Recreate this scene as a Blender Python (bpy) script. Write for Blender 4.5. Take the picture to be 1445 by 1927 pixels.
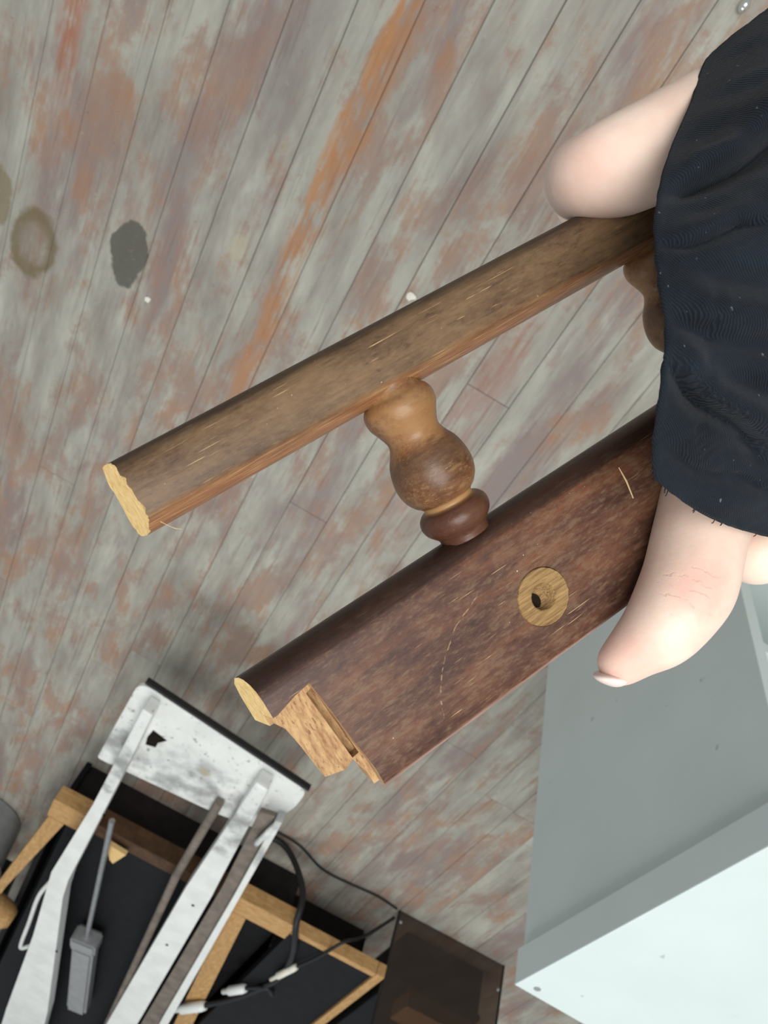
import bpy, bmesh, math, random
import numpy as np
from mathutils import Vector, Matrix

scene = bpy.context.scene
COL = scene.collection
for o in list(bpy.data.objects):
    bpy.data.objects.remove(o)
random.seed(7)

# ------------------------------------------------------------------ camera
# world: Z up, Y along the floor boards (away from the photographer), X across them
IMG_W, IMG_H, FPX = 1445.0, 1927.0, 1481.0
EYE = Vector((0.0, 0.0, 1.25))
AX = Vector((-0.86259181, -0.49956083, -0.07983957))   # world X, Y, Z seen in (right, down, forward)
AY = Vector((-0.45072090, 0.68720480, 0.56973699))
AZ = Vector((-0.22975215, 0.52743582, -0.81793973))


def wdir(v):
    return Vector((v.dot(AX), v.dot(AY), v.dot(AZ)))


cam_d = bpy.data.cameras.new('camera')
cam = bpy.data.objects.new('camera', cam_d)
COL.objects.link(cam)
right, down, fwd = wdir(Vector((1, 0, 0))), wdir(Vector((0, 1, 0))), wdir(Vector((0, 0, 1)))
cm = Matrix((right, -down, -fwd)).transposed().to_4x4()
cm.translation = EYE
cam.matrix_world = cm
cam_d.sensor_fit = 'VERTICAL'
cam_d.sensor_height = 36.0
cam_d.lens = FPX / IMG_H * 36.0
cam_d.clip_start = 0.01
cam_d.dof.use_dof = True
cam_d.dof.focus_distance = 0.20
cam_d.dof.aperture_fstop = 38.0
scene.camera = cam

# ------------------------------------------------------------------ world, lamps, exposure
wd = bpy.data.worlds.new('world')
scene.world = wd
wd.use_nodes = True
wd.node_tree.nodes['Background'].inputs[0].default_value = (0.86, 0.95, 1.0, 1)
wd.node_tree.nodes['Background'].inputs[1].default_value = 0.40


def area(name, loc, target, size, power, col):
    d = bpy.data.lights.new(name, 'AREA')
    d.shape = 'RECTANGLE'
    d.size, d.size_y = size
    d.energy = power
    d.color = col
    o = bpy.data.objects.new(name, d)
    COL.objects.link(o)
    o.location = loc
    o.rotation_euler = (Vector(target) - Vector(loc)).to_track_quat('-Z', 'Y').to_euler()
    return o


area('ceiling_light', (-0.50, -0.75, 2.75), (-0.3, 0.6, 0), (1.7, 1.5), 58, (1.0, 0.985, 0.95))
area('ceiling_light', (-0.35, 2.3, 2.75), (-0.35, 2.2, 0), (1.5, 0.9), 30, (1.0, 0.985, 0.95))

scene.view_settings.view_transform = 'Standard'
scene.view_settings.look = 'None'
scene.view_settings.exposure = 0.0
scene.view_settings.gamma = 1.0
scene.view_settings.use_curve_mapping = False


# ------------------------------------------------------------------ helpers
def link(o, parent=None):
    COL.objects.link(o)
    if parent is not None:
        o.parent = parent
    return o


def empty(name, label, cat, mat=None, loc=None, group=None):
    o = bpy.data.objects.new(name, None)
    o.empty_display_size = 0.05
    COL.objects.link(o)
    if mat is not None:
        o.matrix_world = mat
    if loc is not None:
        o.location = loc
    tag(o, label, cat, group)
    return o


def tag(o, label, cat, group=None):
    o['label'] = label
    o['category'] = cat
    if group:
        o['group'] = group
    return o


def obj(name, bm, mats, parent=None, smooth=False, angle=None):
    me = bpy.data.meshes.new(name)
    bm.normal_update()
    bm.to_mesh(me)
    bm.free()
    for m in (mats if isinstance(mats, (list, tuple)) else [mats]):
        me.materials.append(m)
    if smooth:
        me.polygons.foreach_set('use_smooth', [True] * len(me.polygons))
        if angle:
            me.set_sharp_from_angle(angle=math.radians(angle))
    return link(bpy.data.objects.new(name, me), parent)


def box(bm, lo, hi, bev=0.0, seg=2):
    lo, hi = Vector(lo), Vector(hi)
    r = bmesh.ops.create_cube(bm, size=1.0)
    for v in r['verts']:
        v.co = Vector((lo[i] + (v.co[i] + 0.5) * (hi[i] - lo[i]) for i in range(3)))
    if bev > 0:
        es = {e for v in r['verts'] for e in v.link_edges}
        bmesh.ops.bevel(bm, geom=list(es), offset=bev, segments=seg, affect='EDGES', profile=0.6)
    return bm


def prism(bm, pts, z0, z1):
    """closed polygon in XY (counter-clockwise) extruded from z0 to z1"""
    a = sum(pts[i][0] * pts[(i + 1) % len(pts)][1] - pts[(i + 1) % len(pts)][0] * pts[i][1] for i in range(len(pts)))
    if a < 0:
        pts = pts[::-1]
    lo = [bm.verts.new((p[0], p[1], z0)) for p in pts]
    hi = [bm.verts.new((p[0], p[1], z1)) for p in pts]
    n = len(pts)
    bm.faces.new(lo[::-1])
    bm.faces.new(hi)
    for i in range(n):
        bm.faces.new((lo[i], lo[(i + 1) % n], hi[(i + 1) % n], hi[i]))
    return bm


def tube(bm, pts, rad, seg=10, caps=True):
    """round bar through points; rad a number or a list"""
    pts = [Vector(p) for p in pts]
    n = len(pts)
    rads = rad if isinstance(rad, (list, tuple)) else [rad] * n
    rings = []
    up = None
    for i, p in enumerate(pts):
        t = (pts[min(i + 1, n - 1)] - pts[max(i - 1, 0)]).normalized()
        if up is None:
            up = t.orthogonal().normalized()
        a = (up - t * up.dot(t)).normalized()
        up = a
        b = t.cross(a)
        rings.append([bm.verts.new(p + (a * math.cos(k * 2 * math.pi / seg) + b * math.sin(k * 2 * math.pi / seg)) * rads[i]) for k in range(seg)])
    for i in range(n - 1):
        for k in range(seg):
            bm.faces.new((rings[i][k], rings[i][(k + 1) % seg], rings[i + 1][(k + 1) % seg], rings[i + 1][k]))
    if caps:
        bm.faces.new(rings[0][::-1])
        bm.faces.new(rings[-1])
    return bm


def spline(pts, k=6):
    """Catmull-Rom through points (tuples of any length)"""
    P = [np.array(p, float) for p in pts]
    P = [2 * P[0] - P[1]] + P + [2 * P[-1] - P[-2]]
    out = []
    for i in range(1, len(P) - 2):
        for j in range(k):
            t = j / k
            out.append(0.5 * (2 * P[i] + (P[i + 1] - P[i - 1]) * t + (2 * P[i - 1] - 5 * P[i] + 4 * P[i + 1] - P[i + 2]) * t * t
                              + (3 * P[i] - P[i - 1] - 3 * P[i + 1] + P[i + 2]) * t ** 3))
    out.append(P[-2])
    return [tuple(o) for o in out]


def cut(target, cutters):
    """subtract meshes for good and forget the cutters"""
    for o in [target] + cutters:                 # work in millimetres, exact booleans like it better
        o.data.transform(Matrix.Scale(1000, 4))
    for c in cutters:
        m = target.modifiers.new('cut', 'BOOLEAN')
        m.operation = 'DIFFERENCE'
        m.solver = 'MANIFOLD'
        m.object = c
    bpy.context.view_layer.update()
    dg = bpy.context.evaluated_depsgraph_get()
    me = bpy.data.meshes.new_from_object(target.evaluated_get(dg))
    target.modifiers.clear()
    me.transform(Matrix.Scale(0.001, 4))
    old = target.data
    target.data = me
    bpy.data.meshes.remove(old)
    for c in cutters:
        bpy.data.objects.remove(c)


# ---- materials
class NT:
    def __init__(self, name):
        self.m = bpy.data.materials.new(name)
        self.m.use_nodes = True
        self.t = self.m.node_tree
        self.b = self.t.nodes['Principled BSDF']

    def n(self, kind, **kw):
        nd = self.t.nodes.new(kind)
        for k, v in kw.items():
            setattr(nd, k, v)
        return nd

    def put(self, sock, val):
        if isinstance(val, bpy.types.NodeSocket):
            self.t.links.new(val, sock)
        else:
            if isinstance(val, (tuple, list)) and len(val) == 3 and sock.type == 'RGBA':
                val = (*val, 1)
            sock.default_value = val

    def math(self, op, a, b=0.0, c=0.0, clamp=False):
        nd = self.n('ShaderNodeMath', operation=op, use_clamp=clamp)
        for i, v in enumerate((a, b, c)):
            self.put(nd.inputs[i], v)
        return nd.outputs[0]

    def mix(self, f, a, b, mode='MIX'):
        nd = self.n('ShaderNodeMix', data_type='RGBA', blend_type=mode)
        self.put(nd.inputs[0], f)
        self.put(nd.inputs[6], a)
        self.put(nd.inputs[7], b)
        return nd.outputs[2]

    def ramp(self, f, stops, interp='LINEAR'):
        nd = self.n('ShaderNodeValToRGB')
        nd.color_ramp.interpolation = interp
        el = nd.color_ramp.elements
        while len(el) < len(stops):
            el.new(0.5)
        for e, (p, c) in zip(el, stops):
            e.position = p
            e.color = (*c, 1) if isinstance(c, (tuple, list)) else (c, c, c, 1)
        self.put(nd.inputs[0], f)
        return nd.outputs[0]

    def step(self, f, lo, hi):
        nd = self.n('ShaderNodeMapRange', interpolation_type='SMOOTHSTEP')
        for i, v in enumerate((f, lo, hi, 0.0, 1.0)):
            self.put(nd.inputs[i], v)
        return nd.outputs[0]

    def coord(self, which='Object'):
        if which == 'Position':
            return self.n('ShaderNodeNewGeometry').outputs['Position']
        return self.n('ShaderNodeTexCoord').outputs[which]

    def vmath(self, op, a, b=(0, 0, 0)):
        nd = self.n('ShaderNodeVectorMath', operation=op)
        self.put(nd.inputs[0], a)
        self.put(nd.inputs[1], b)
        return nd.outputs['Value'] if op in ('LENGTH', 'DISTANCE', 'DOT_PRODUCT') else nd.outputs[0]

    def noise(self, vec, scale=1.0, detail=3.0, rough=0.55, dist=0.0, out=0):
        nd = self.n('ShaderNodeTexNoise')
        self.put(nd.inputs['Vector'], vec)
        self.put(nd.inputs['Scale'], scale)
        self.put(nd.inputs['Detail'], detail)
        self.put(nd.inputs['Roughness'], rough)
        self.put(nd.inputs['Distortion'], dist)
        return nd.outputs[out]

    def xyz(self, v):
        s = self.n('ShaderNodeSeparateXYZ')
        self.put(s.inputs[0], v)
        return s.outputs

    def bump(self, h, strength=0.3, dist=0.001):
        nd = self.n('ShaderNodeBump')
        self.put(nd.inputs['Strength'], strength)
        self.put(nd.inputs['Distance'], dist)
        self.put(nd.inputs['Height'], h)
        self.t.links.new(nd.outputs[0], self.b.inputs['Normal'])

    def done(self, col, rough=0.6, spec=0.4, **kw):
        self.put(self.b.inputs['Base Color'], col)
        self.put(self.b.inputs['Roughness'], rough)
        self.put(self.b.inputs['Specular IOR Level'], spec)
        for k, v in kw.items():
            self.put(self.b.inputs[k], v)
        return self.m


def mat_floor():
    N = NT('worn_painted_boards')
    p = N.coord('Position')
    rnd = N.n('ShaderNodeObjectInfo').outputs['Random']
    off = N.n('ShaderNodeCombineXYZ')
    N.put(off.inputs[1], N.math('MULTIPLY', rnd, 0.06))
    N.put(off.inputs[0], N.math('MULTIPLY', rnd, 0.03))
    q = N.vmath('ADD', p, off.outputs[0])
    x, y, _ = N.xyz(p)
    qa = N.vmath('MULTIPLY', q, (1.0, 0.46, 1.0))
    grain = N.noise(N.vmath('MULTIPLY', q, (170, 5.5, 1)), 1.0, 4, 0.6)
    fine = N.noise(N.vmath('MULTIPLY', q, (420, 22, 1)), 1.0, 2, 0.5)
    speck = N.noise(q, 95, 4, 0.7)
    patch = N.noise(qa, 14.0, 8, 0.68, 0.3)
    patch2 = N.noise(N.vmath('ADD', qa, (7.3, 2.1, 0)), 7.0, 5, 0.6)
    jag = N.math('ADD', patch, N.math('MULTIPLY', N.math('SUBTRACT', grain, 0.5), 0.20))
    jag = N.math('ADD', jag, N.math('MULTIPLY', N.math('SUBTRACT', speck, 0.5), 0.14))
    jag = N.math('ADD', jag, N.math('MULTIPLY', N.math('SUBTRACT', rnd, 0.5), 0.07))
    big = N.math('MULTIPLY', N.math('SUBTRACT', patch2, 0.5), 0.5)
    bare = N.step(N.math('ADD', jag, big), 0.45, 0.63)
    qb = N.vmath('MULTIPLY', q, (1.0, 0.24, 1.0))
    paint = N.ramp(N.noise(qb, 20, 5, 0.62, 0.2), [(0.30, (0.255, 0.226, 0.196)), (0.5, (0.355, 0.338, 0.290)), (0.74, (0.48, 0.472, 0.405))])
    paint = N.mix(N.step(N.noise(N.vmath('ADD', qb, (3, 9, 0)), 10, 5, 0.62), 0.50, 0.66), paint, (0.255, 0.205, 0.190))
    wood = N.ramp(N.noise(N.vmath('ADD', qa, (1, 5, 0)), 17, 5, 0.6),
                  [(0.32, (0.250, 0.175, 0.150)), (0.50, (0.315, 0.195, 0.145)), (0.62, (0.35, 0.185, 0.108)), (0.78, (0.42, 0.175, 0.07))])
    col = N.mix(N.math('MULTIPLY', bare, 0.74), paint, wood)
    # streak of bare orange wood down one board edge, and two smaller ones
    def streak(x0, hw, y0, y1, seed):
        dx = N.math('ABSOLUTE', N.math('SUBTRACT', x, N.math('ADD', x0, N.math('MULTIPLY', N.math('SUBTRACT', N.noise(N.vmath('ADD', p, (seed, 0, 0)), 6, 3), 0.5), 0.05))))
        m = N.math('SUBTRACT', 1.0, N.step(dx, hw * 0.25, hw * 1.25))
        m = N.math('MULTIPLY', m, N.step(y, y0, y0 + 0.1))
        m = N.math('MULTIPLY', m, N.math('SUBTRACT', 1.0, N.step(y, y1 - 0.15, y1)))
        return N.math('MULTIPLY', m, N.step(N.math('ADD', N.noise(qa, 26, 5, 0.65), N.math('MULTIPLY', N.math('SUBTRACT', grain, 0.5), 0.5)), 0.34, 0.56))
    col = N.mix(N.math('MULTIPLY', streak(0.229, 0.024, -0.2, 1.05, 0.0), 0.80), col, (0.40, 0.19, 0.085))
    col = N.mix(N.math('MULTIPLY', streak(0.245, 0.012, -0.2, 0.55, 3.0), 0.6), col, (0.46, 0.20, 0.06))
    col = N.mix(N.math('MULTIPLY', streak(0.675, 0.022, 0.1, 0.55, 9.0), 0.8), col, (0.36, 0.12, 0.06))
    col = N.mix(N.math('MULTIPLY', streak(-0.155, 0.04, 0.35, 0.95, 5.0), 0.6), col, (0.33, 0.175, 0.14))
    # stains with shapes of their own
    def blob(cx, cy, rx, ry, amp, seed, soft=0.06):
        d = N.vmath('MULTIPLY', N.vmath('SUBTRACT', p, (cx, cy, 0)), (1 / rx, 1 / ry, 0))
        l = N.vmath('LENGTH', d)
        l = N.math('ADD', l, N.math('MULTIPLY', N.math('SUBTRACT', N.noise(N.vmath('ADD', p, (seed, seed, 0)), 28, 2), 0.5), amp))
        return l, N.math('SUBTRACT', 1.0, N.step(l, 1 - soft, 1 + soft))
    l1, b1 = blob(0.497, 0.668, 0.033, 0.058, 0.75, 1.0)
    col = N.mix(N.math('MULTIPLY', b1, 0.93), col, N.mix(speck, (0.085, 0.083, 0.066), (0.125, 0.122, 0.10)))
    l2, b2 = blob(0.663, 0.748, 0.042, 0.066, 0.6, 4.0, 0.12)
    ring = N.math('MULTIPLY', b2, N.math('ADD', 0.28, N.math('MULTIPLY', N.step(l2, 0.35, 0.85), 0.55)))
    col = N.mix(ring, col, (0.165, 0.125, 0.062))
    l3, b3 = blob(0.755, 0.705, 0.04, 0.06, 0.6, 8.0, 0.12)
    col = N.mix(N.math('MULTIPLY', b3, 0.7), col, (0.20, 0.155, 0.075))
    l4, b4 = blob(0.323, 0.553, 0.018, 0.024, 1.2, 2.0, 0.3)
    col = N.mix(N.math('MULTIPLY', b4, 0.6), col, (0.46, 0.45, 0.33))
    l5, b5 = blob(0.36, 0.095, 0.05, 0.3, 0.9, 6.0, 0.5)
    col = N.mix(N.math('MULTIPLY', b5, 0.35), col, (0.20, 0.16, 0.17))
    # grain and dirt
    col = N.mix(N.math('MULTIPLY', N.step(grain, 0.54, 0.74), 0.45), col, (0.15, 0.12, 0.105))
    col = N.mix(N.math('MULTIPLY', N.step(speck, 0.62, 0.74), 0.45), col, (0.50, 0.49, 0.45))
    col = N.mix(N.math('MULTIPLY', N.step(N.noise(p, 60, 3, 0.7), 0.66, 0.74), 0.4), col, (0.10, 0.085, 0.08))
    h = N.math('ADD', N.math('MULTIPLY', grain, 0.6), N.math('MULTIPLY', fine, 0.4))
    h = N.math('SUBTRACT', h, N.math('MULTIPLY', bare, 0.35))
    N.bump(h, 0.35, 0.0008)
    return N.done(col, N.math('ADD', 0.5, N.math('MULTIPLY', bare, 0.2)), 0.3)


def mat_plain(name, col, rough=0.5, spec=0.5, var=0.12, scale=30, bump=0.0, **kw):
    N = NT(name)
    q = N.coord('Object')
    nz = N.noise(q, scale, 4, 0.6)
    dark = tuple(c * (1 - var) for c in col)
    lite = tuple(min(1, c * (1 + var)) for c in col)
    if bump:
        N.bump(nz, bump, 0.001)
    return N.done(N.ramp(nz, [(0.3, dark), (0.7, lite)]), rough, spec, **kw)


def mat_old_wood(name, tones, worn, grain_axis=0, worn_amt=0.5, scratch=0.8, extra=None, rough=0.36):
    """stained timber in metres, grain along local X (0) or Y (1)"""
    N = NT(name)
    q = N.coord('Object')
    def st(a, b):
        return (a, b, b) if grain_axis == 0 else (b, a, b)
    g = N.noise(N.vmath('MULTIPLY', q, st(45, 900)), 1.0, 4, 0.6)
    g2 = N.noise(N.vmath('MULTIPLY', q, st(22, 150)), 1.0, 4, 0.6, 0.3)
    blot = N.noise(N.vmath('MULTIPLY', q, st(55, 90)), 1.0, 5, 0.65)
    col = N.ramp(N.math('ADD', N.math('MULTIPLY', g2, 0.55), N.math('MULTIPLY', blot, 0.45)),
                 [(0.34, tones[0]), (0.47, tones[1]), (0.56, tones[2]), (0.68, tones[3])])
    mott = N.noise(N.vmath('MULTIPLY', q, st(260, 700)), 1.0, 4, 0.7)
    fleck = N.noise(N.vmath('MULTIPLY', q, st(420, 1500)), 1.0, 3, 0.7)
    mix3 = N.math('ADD', N.math('ADD', N.math('MULTIPLY', mott, 0.35), N.math('MULTIPLY', blot, 0.3)), N.math('MULTIPLY', fleck, 0.35))
    col = N.mix(N.math('MULTIPLY', N.step(mix3, 0.47, 0.60), worn_amt), col, worn)
    col = N.mix(N.math('MULTIPLY', N.step(mix3, 0.46, 0.40), 0.45), col, tuple(c * 0.55 for c in tones[0]))
    col = N.mix(N.math('MULTIPLY', N.step(g, 0.55, 0.72), 0.35), col, tuple(c * 0.45 for c in tones[0]))
    sc = N.noise(N.vmath('MULTIPLY', N.vmath('ADD', q, (3.1, 1.7, 0)), st(95, 3400)), 1.0, 1.5, 0.5)
    scm = N.math('MULTIPLY', N.step(sc, 0.69, 0.75), N.step(N.noise(N.vmath('ADD', q, (5, 5, 5)), 70, 3), 0.46, 0.60))
    col = N.mix(N.math('MULTIPLY', scm, scratch), col, (0.62, 0.43, 0.20))
    dot = N.noise(N.vmath('ADD', q, (2, 8, 1)), 1300, 1, 0.5)
    col = N.mix(N.math('MULTIPLY', N.math('MULTIPLY', N.step(dot, 0.765, 0.80), N.step(blot, 0.52, 0.62)), 0.8), col, (0.80, 0.74, 0.62))
    if extra:
        col = extra(N, q, col, g)
    N.bump(N.math('ADD', N.math('MULTIPLY', g, 0.6), N.math('MULTIPLY', mott, 0.5)), 0.35, 0.0003)
    return N.done(col, N.math('ADD', rough - 0.08, N.math('MULTIPLY', mott, 0.3)), 0.32)


def mat_raw_wood(name, a, b, dark, stretch=(300, 900, 900), spots=0.4):
    N = NT(name)
    q = N.coord('Object')
    g = N.noise(N.vmath('MULTIPLY', q, stretch), 1.0, 4, 0.65)
    col = N.ramp(g, [(0.30, b), (0.62, a)])
    s = N.noise(N.vmath('MULTIPLY', q, tuple(2.2 * v for v in stretch)), 1.0, 2, 0.6)
    col = N.mix(N.math('MULTIPLY', N.step(s, 0.60, 0.70), spots), col, dark)
    N.bump(g, 0.5, 0.0004)
    return N.done(col, 0.75, 0.2)


def mat_skin():
    N = NT('skin')
    q = N.coord('Object')
    nz = N.noise(q, 70, 4, 0.6)
    col = N.ramp(nz, [(0.35, (0.76, 0.55, 0.45)), (0.65, (0.83, 0.65, 0.54))])
    def near(c, r, soft):
        d = N.vmath('DISTANCE', q, tuple(v / 1000 for v in c))
        d = N.math('ADD', d, N.math('MULTIPLY', N.math('SUBTRACT', N.noise(q, 160, 3), 0.5), 0.006))
        return N.math('SUBTRACT', 1.0, N.step(d, r / 1000, soft / 1000))
    kn = near((33, -52, 27), 2, 10)
    col = N.mix(N.math('MULTIPLY', kn, 0.55), col, (0.72, 0.34, 0.28))
    tip = near((13, -60, 15), 3, 13)
    col = N.mix(N.math('MULTIPLY', tip, 0.45), col, (0.76, 0.42, 0.35))
    kn2 = near((66, 40, 10), 3, 14)
    col = N.mix(N.math('MULTIPLY', kn2, 0.35), col, (0.72, 0.40, 0.33))
    # creases across the thumb joint
    ax = Vector((0.80, 0.52, -0.12)).normalized()
    s = N.vmath('DOT_PRODUCT', q, tuple(ax))
    wob = N.math('MULTIPLY', N.math('SUBTRACT', N.noise(q, 210, 3, 0.6), 0.5), 0.006)
    wv = N.math('SINE', N.math('MULTIPLY', N.math('ADD', s, wob), 2300.0))
    crease = N.math('MULTIPLY', N.math('MULTIPLY', N.step(wv, 0.80, 1.0), N.step(N.noise(q, 320, 2), 0.42, 0.56)), near((32, -51, 25), 3.5, 9))
    fold = N.math('ABSOLUTE', N.math('ADD', N.vmath('DOT_PRODUCT', N.vmath('SUBTRACT', q, (0.0567, 0.0428, 0.0114)), (0.86, -0.42, 0.28)), N.math('MULTIPLY', wob, 0.4)))
    fold = N.math('MULTIPLY', N.math('SUBTRACT', 1.0, N.step(fold, 0.00008, 0.0005)), near((57, 42, 11.4), 4, 9))
    crease = N.math('MAXIMUM', crease, N.math('MULTIPLY', fold, 0.45))
    micro = N.noise(q, 1900, 3, 0.6)
    line = N.noise(N.vmath('MULTIPLY', q, (500, 1500, 900)), 1.0, 2, 0.5)
    h = N.math('SUBTRACT', N.math('ADD', N.math('MULTIPLY', micro, 0.10), N.math('MULTIPLY', line, 0.12)), N.math('MULTIPLY', crease, 0.45))
    col = N.mix(N.math('MULTIPLY', crease, 0.30), col, (0.60, 0.26, 0.22))
    N.bump(h, 0.4, 0.0006)
    return N.done(col, 0.5, 0.35, **{'Subsurface Weight': 0.25, 'Subsurface Radius': (0.004, 0.0018, 0.001), 'Subsurface Scale': 1.0})


def mat_cloth():
    N = NT('black_twill')
    q = N.coord('Object')
    uvm = N.vmath('MULTIPLY', q, (1000, 1000, 1000))
    x, y, z = N.xyz(uvm)
    tw = N.math('SINE', N.math('MULTIPLY', N.math('ADD', N.math('ADD', N.math('MULTIPLY', x, 1.0), N.math('MULTIPLY', y, 0.12)), N.math('MULTIPLY', N.noise(q, 420, 3), 0.5)), 15.0))
    nz = N.noise(q, 60, 4, 0.6)
    col = N.ramp(nz, [(0.3, (0.0036, 0.0054, 0.0085)), (0.7, (0.0105, 0.0148, 0.0215))])
    col = N.mix(N.math('MULTIPLY', N.math('MULTIPLY', N.step(tw, -0.2, 1.0), N.noise(q, 500, 3, 0.7)), 0.7), col, (0.024, 0.031, 0.041))
    lint = N.noise(N.vmath('MULTIPLY', q, (900, 420, 900)), 1.0, 2, 0.5)
    col = N.mix(N.math('MULTIPLY', N.step(lint, 0.73, 0.78), 0.5), col, (0.22, 0.23, 0.24))
    N.bump(N.math('ADD', N.math('MULTIPLY', tw, 0.5), N.noise(q, 700, 3, 0.7)), 0.5, 0.0004)
    return N.done(col, 0.9, 0.15, **{'Sheen Weight': 0.05, 'Sheen Roughness': 0.5})


def mat_white_grubby():
    N = NT('grubby_white_paint')
    p = N.coord('Position')
    nz = N.noise(p, 14, 5, 0.65)
    col = N.ramp(nz, [(0.35, (0.69, 0.70, 0.67)), (0.6, (0.78, 0.79, 0.76))])
    x, y, z = N.xyz(p)
    band = N.math('MULTIPLY', N.step(y, 1.46, 1.56), N.math('SUBTRACT', 1.0, N.step(y, 1.72, 1.75)))
    grime = N.math('MULTIPLY', N.step(N.noise(N.vmath('ADD', p, (2, 1, 0)), 11, 4, 0.55), 0.42, 0.66), band)
    col = N.mix(N.math('MULTIPLY', grime, 0.72), col, (0.14, 0.145, 0.14))
    sp = N.noise(N.vmath('ADD', p, (5, 1, 0)), 75, 3, 0.7)
    col = N.mix(N.math('MULTIPLY', N.math('MULTIPLY', N.step(sp, 0.62, 0.70), N.math('SUBTRACT', 1.0, N.step(y, 1.72, 1.75))), 0.7), col, (0.08, 0.08, 0.075))
    d = N.vmath('LENGTH', N.vmath('SUBTRACT', p, (-0.083, 1.545, 0.236)))
    col = N.mix(N.math('MULTIPLY', N.math('SUBTRACT', 1.0, N.step(d, 0.010, 0.017)), 0.6), col, (0.40, 0.33, 0.20))
    return N.done(col, 0.42, 0.45)


def mat_white_laminate():
    N = NT('white_laminate')
    q = N.coord('Object')
    nz = N.noise(q, 8, 3, 0.5)
    col = N.ramp(nz, [(0.3, (0.61, 0.69, 0.675)), (0.7, (0.655, 0.735, 0.72))])
    sp = N.noise(N.vmath('ADD', q, (0.4, 2, 5)), 52, 2, 0.5)
    col = N.mix(N.math('MULTIPLY', N.step(sp, 0.735, 0.77), 0.55), col, (0.30, 0.33, 0.34))
    ln = N.noise(N.vmath('MULTIPLY', q, (20, 300, 300)), 1.0, 1, 0.5)
    col = N.mix(N.math('MULTIPLY', N.step(ln, 0.77, 0.80), 0.35), col, (0.40, 0.43, 0.44))
    return N.done(col, 0.38, 0.45)


M = {}
M['floor'] = mat_floor()
M['under'] = mat_plain('dark_subfloor', (0.02, 0.016, 0.013), 0.95, 0.1)
M['skin'] = mat_skin()
M['cloth'] = mat_cloth()
M['white_frame'] = mat_white_grubby()
M['laminate'] = mat_white_laminate()
M['pine'] = mat_old_wood('pine', [(0.36, 0.20, 0.075), (0.45, 0.26, 0.10), (0.52, 0.31, 0.13), (0.58, 0.37, 0.17)], (0.5, 0.3, 0.12), 0, 0.3, 0.0, rough=0.55)
M['pine_y'] = mat_old_wood('pine_lengthwise', [(0.36, 0.20, 0.075), (0.45, 0.26, 0.10), (0.52, 0.31, 0.13), (0.58, 0.37, 0.17)], (0.5, 0.3, 0.12), 1, 0.3, 0.0, rough=0.55)
M['black'] = mat_plain('black_board', (0.006, 0.006, 0.007), 0.6, 0.2, 0.3)
M['dark_brown'] = mat_plain('dark_brown_board', (0.014, 0.011, 0.010), 0.6, 0.2, 0.3)
M['shaded_wood'] = mat_plain('shaded_brown_wood', (0.075, 0.038, 0.018), 0.6, 0.25, 0.35, 40)  # dark brown stands for shade on the crate's front rail
M['rubber'] = mat_plain('black_rubber', (0.012, 0.012, 0.013), 0.5, 0.35)
M['steel'] = mat_plain('dull_steel', (0.42, 0.43, 0.44), 0.38, 0.5, 0.15, 60, Metallic=0.75)
M['brown_steel'] = mat_plain('tarnished_steel', (0.17, 0.14, 0.115), 0.55, 0.4, 0.3, 25)
M['grey_plastic'] = mat_plain('grey_plastic', (0.26, 0.265, 0.27), 0.35, 0.5)
M['pale_grey'] = mat_plain('pale_grey_plastic', (0.30, 0.31, 0.31), 0.6, 0.3)
M['white_plastic'] = mat_plain('white_plastic', (0.78, 0.80, 0.78), 0.35, 0.5, 0.04)
M['brass'] = mat_plain('brass_contact', (0.55, 0.42, 0.2), 0.3, 0.5, Metallic=0.8)
M['dark_hole'] = mat_plain('dark_hole', (0.012, 0.008, 0.005), 0.9, 0.1)
M['chip'] = mat_plain('pale_chip', (0.75, 0.72, 0.62), 0.7, 0.2)
M['bead'] = mat_plain('shiny_bead', (0.75, 0.74, 0.70), 0.12, 0.6, 0.05, Metallic=0.9)
Na = NT('smoked_acrylic')
M['smoke'] = Na.done((0.20, 0.155, 0.13), 0.08, 0.5, **{'Transmission Weight': 0.85, 'IOR': 1.3})
M['nail'] = mat_plain('fingernail', (0.82, 0.66, 0.60), 0.25, 0.5, 0.05, 200)
M['cut_end'] = mat_raw_wood('sawn_end', (0.80, 0.58, 0.27), (0.60, 0.38, 0.14), (0.35, 0.20, 0.08), (900, 500, 900), 0.25)
M['tongue'] = mat_raw_wood('torn_wood', (0.50, 0.33, 0.165), (0.27, 0.135, 0.065), (0.13, 0.05, 0.03), (900, 240, 900), 0.65)


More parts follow.
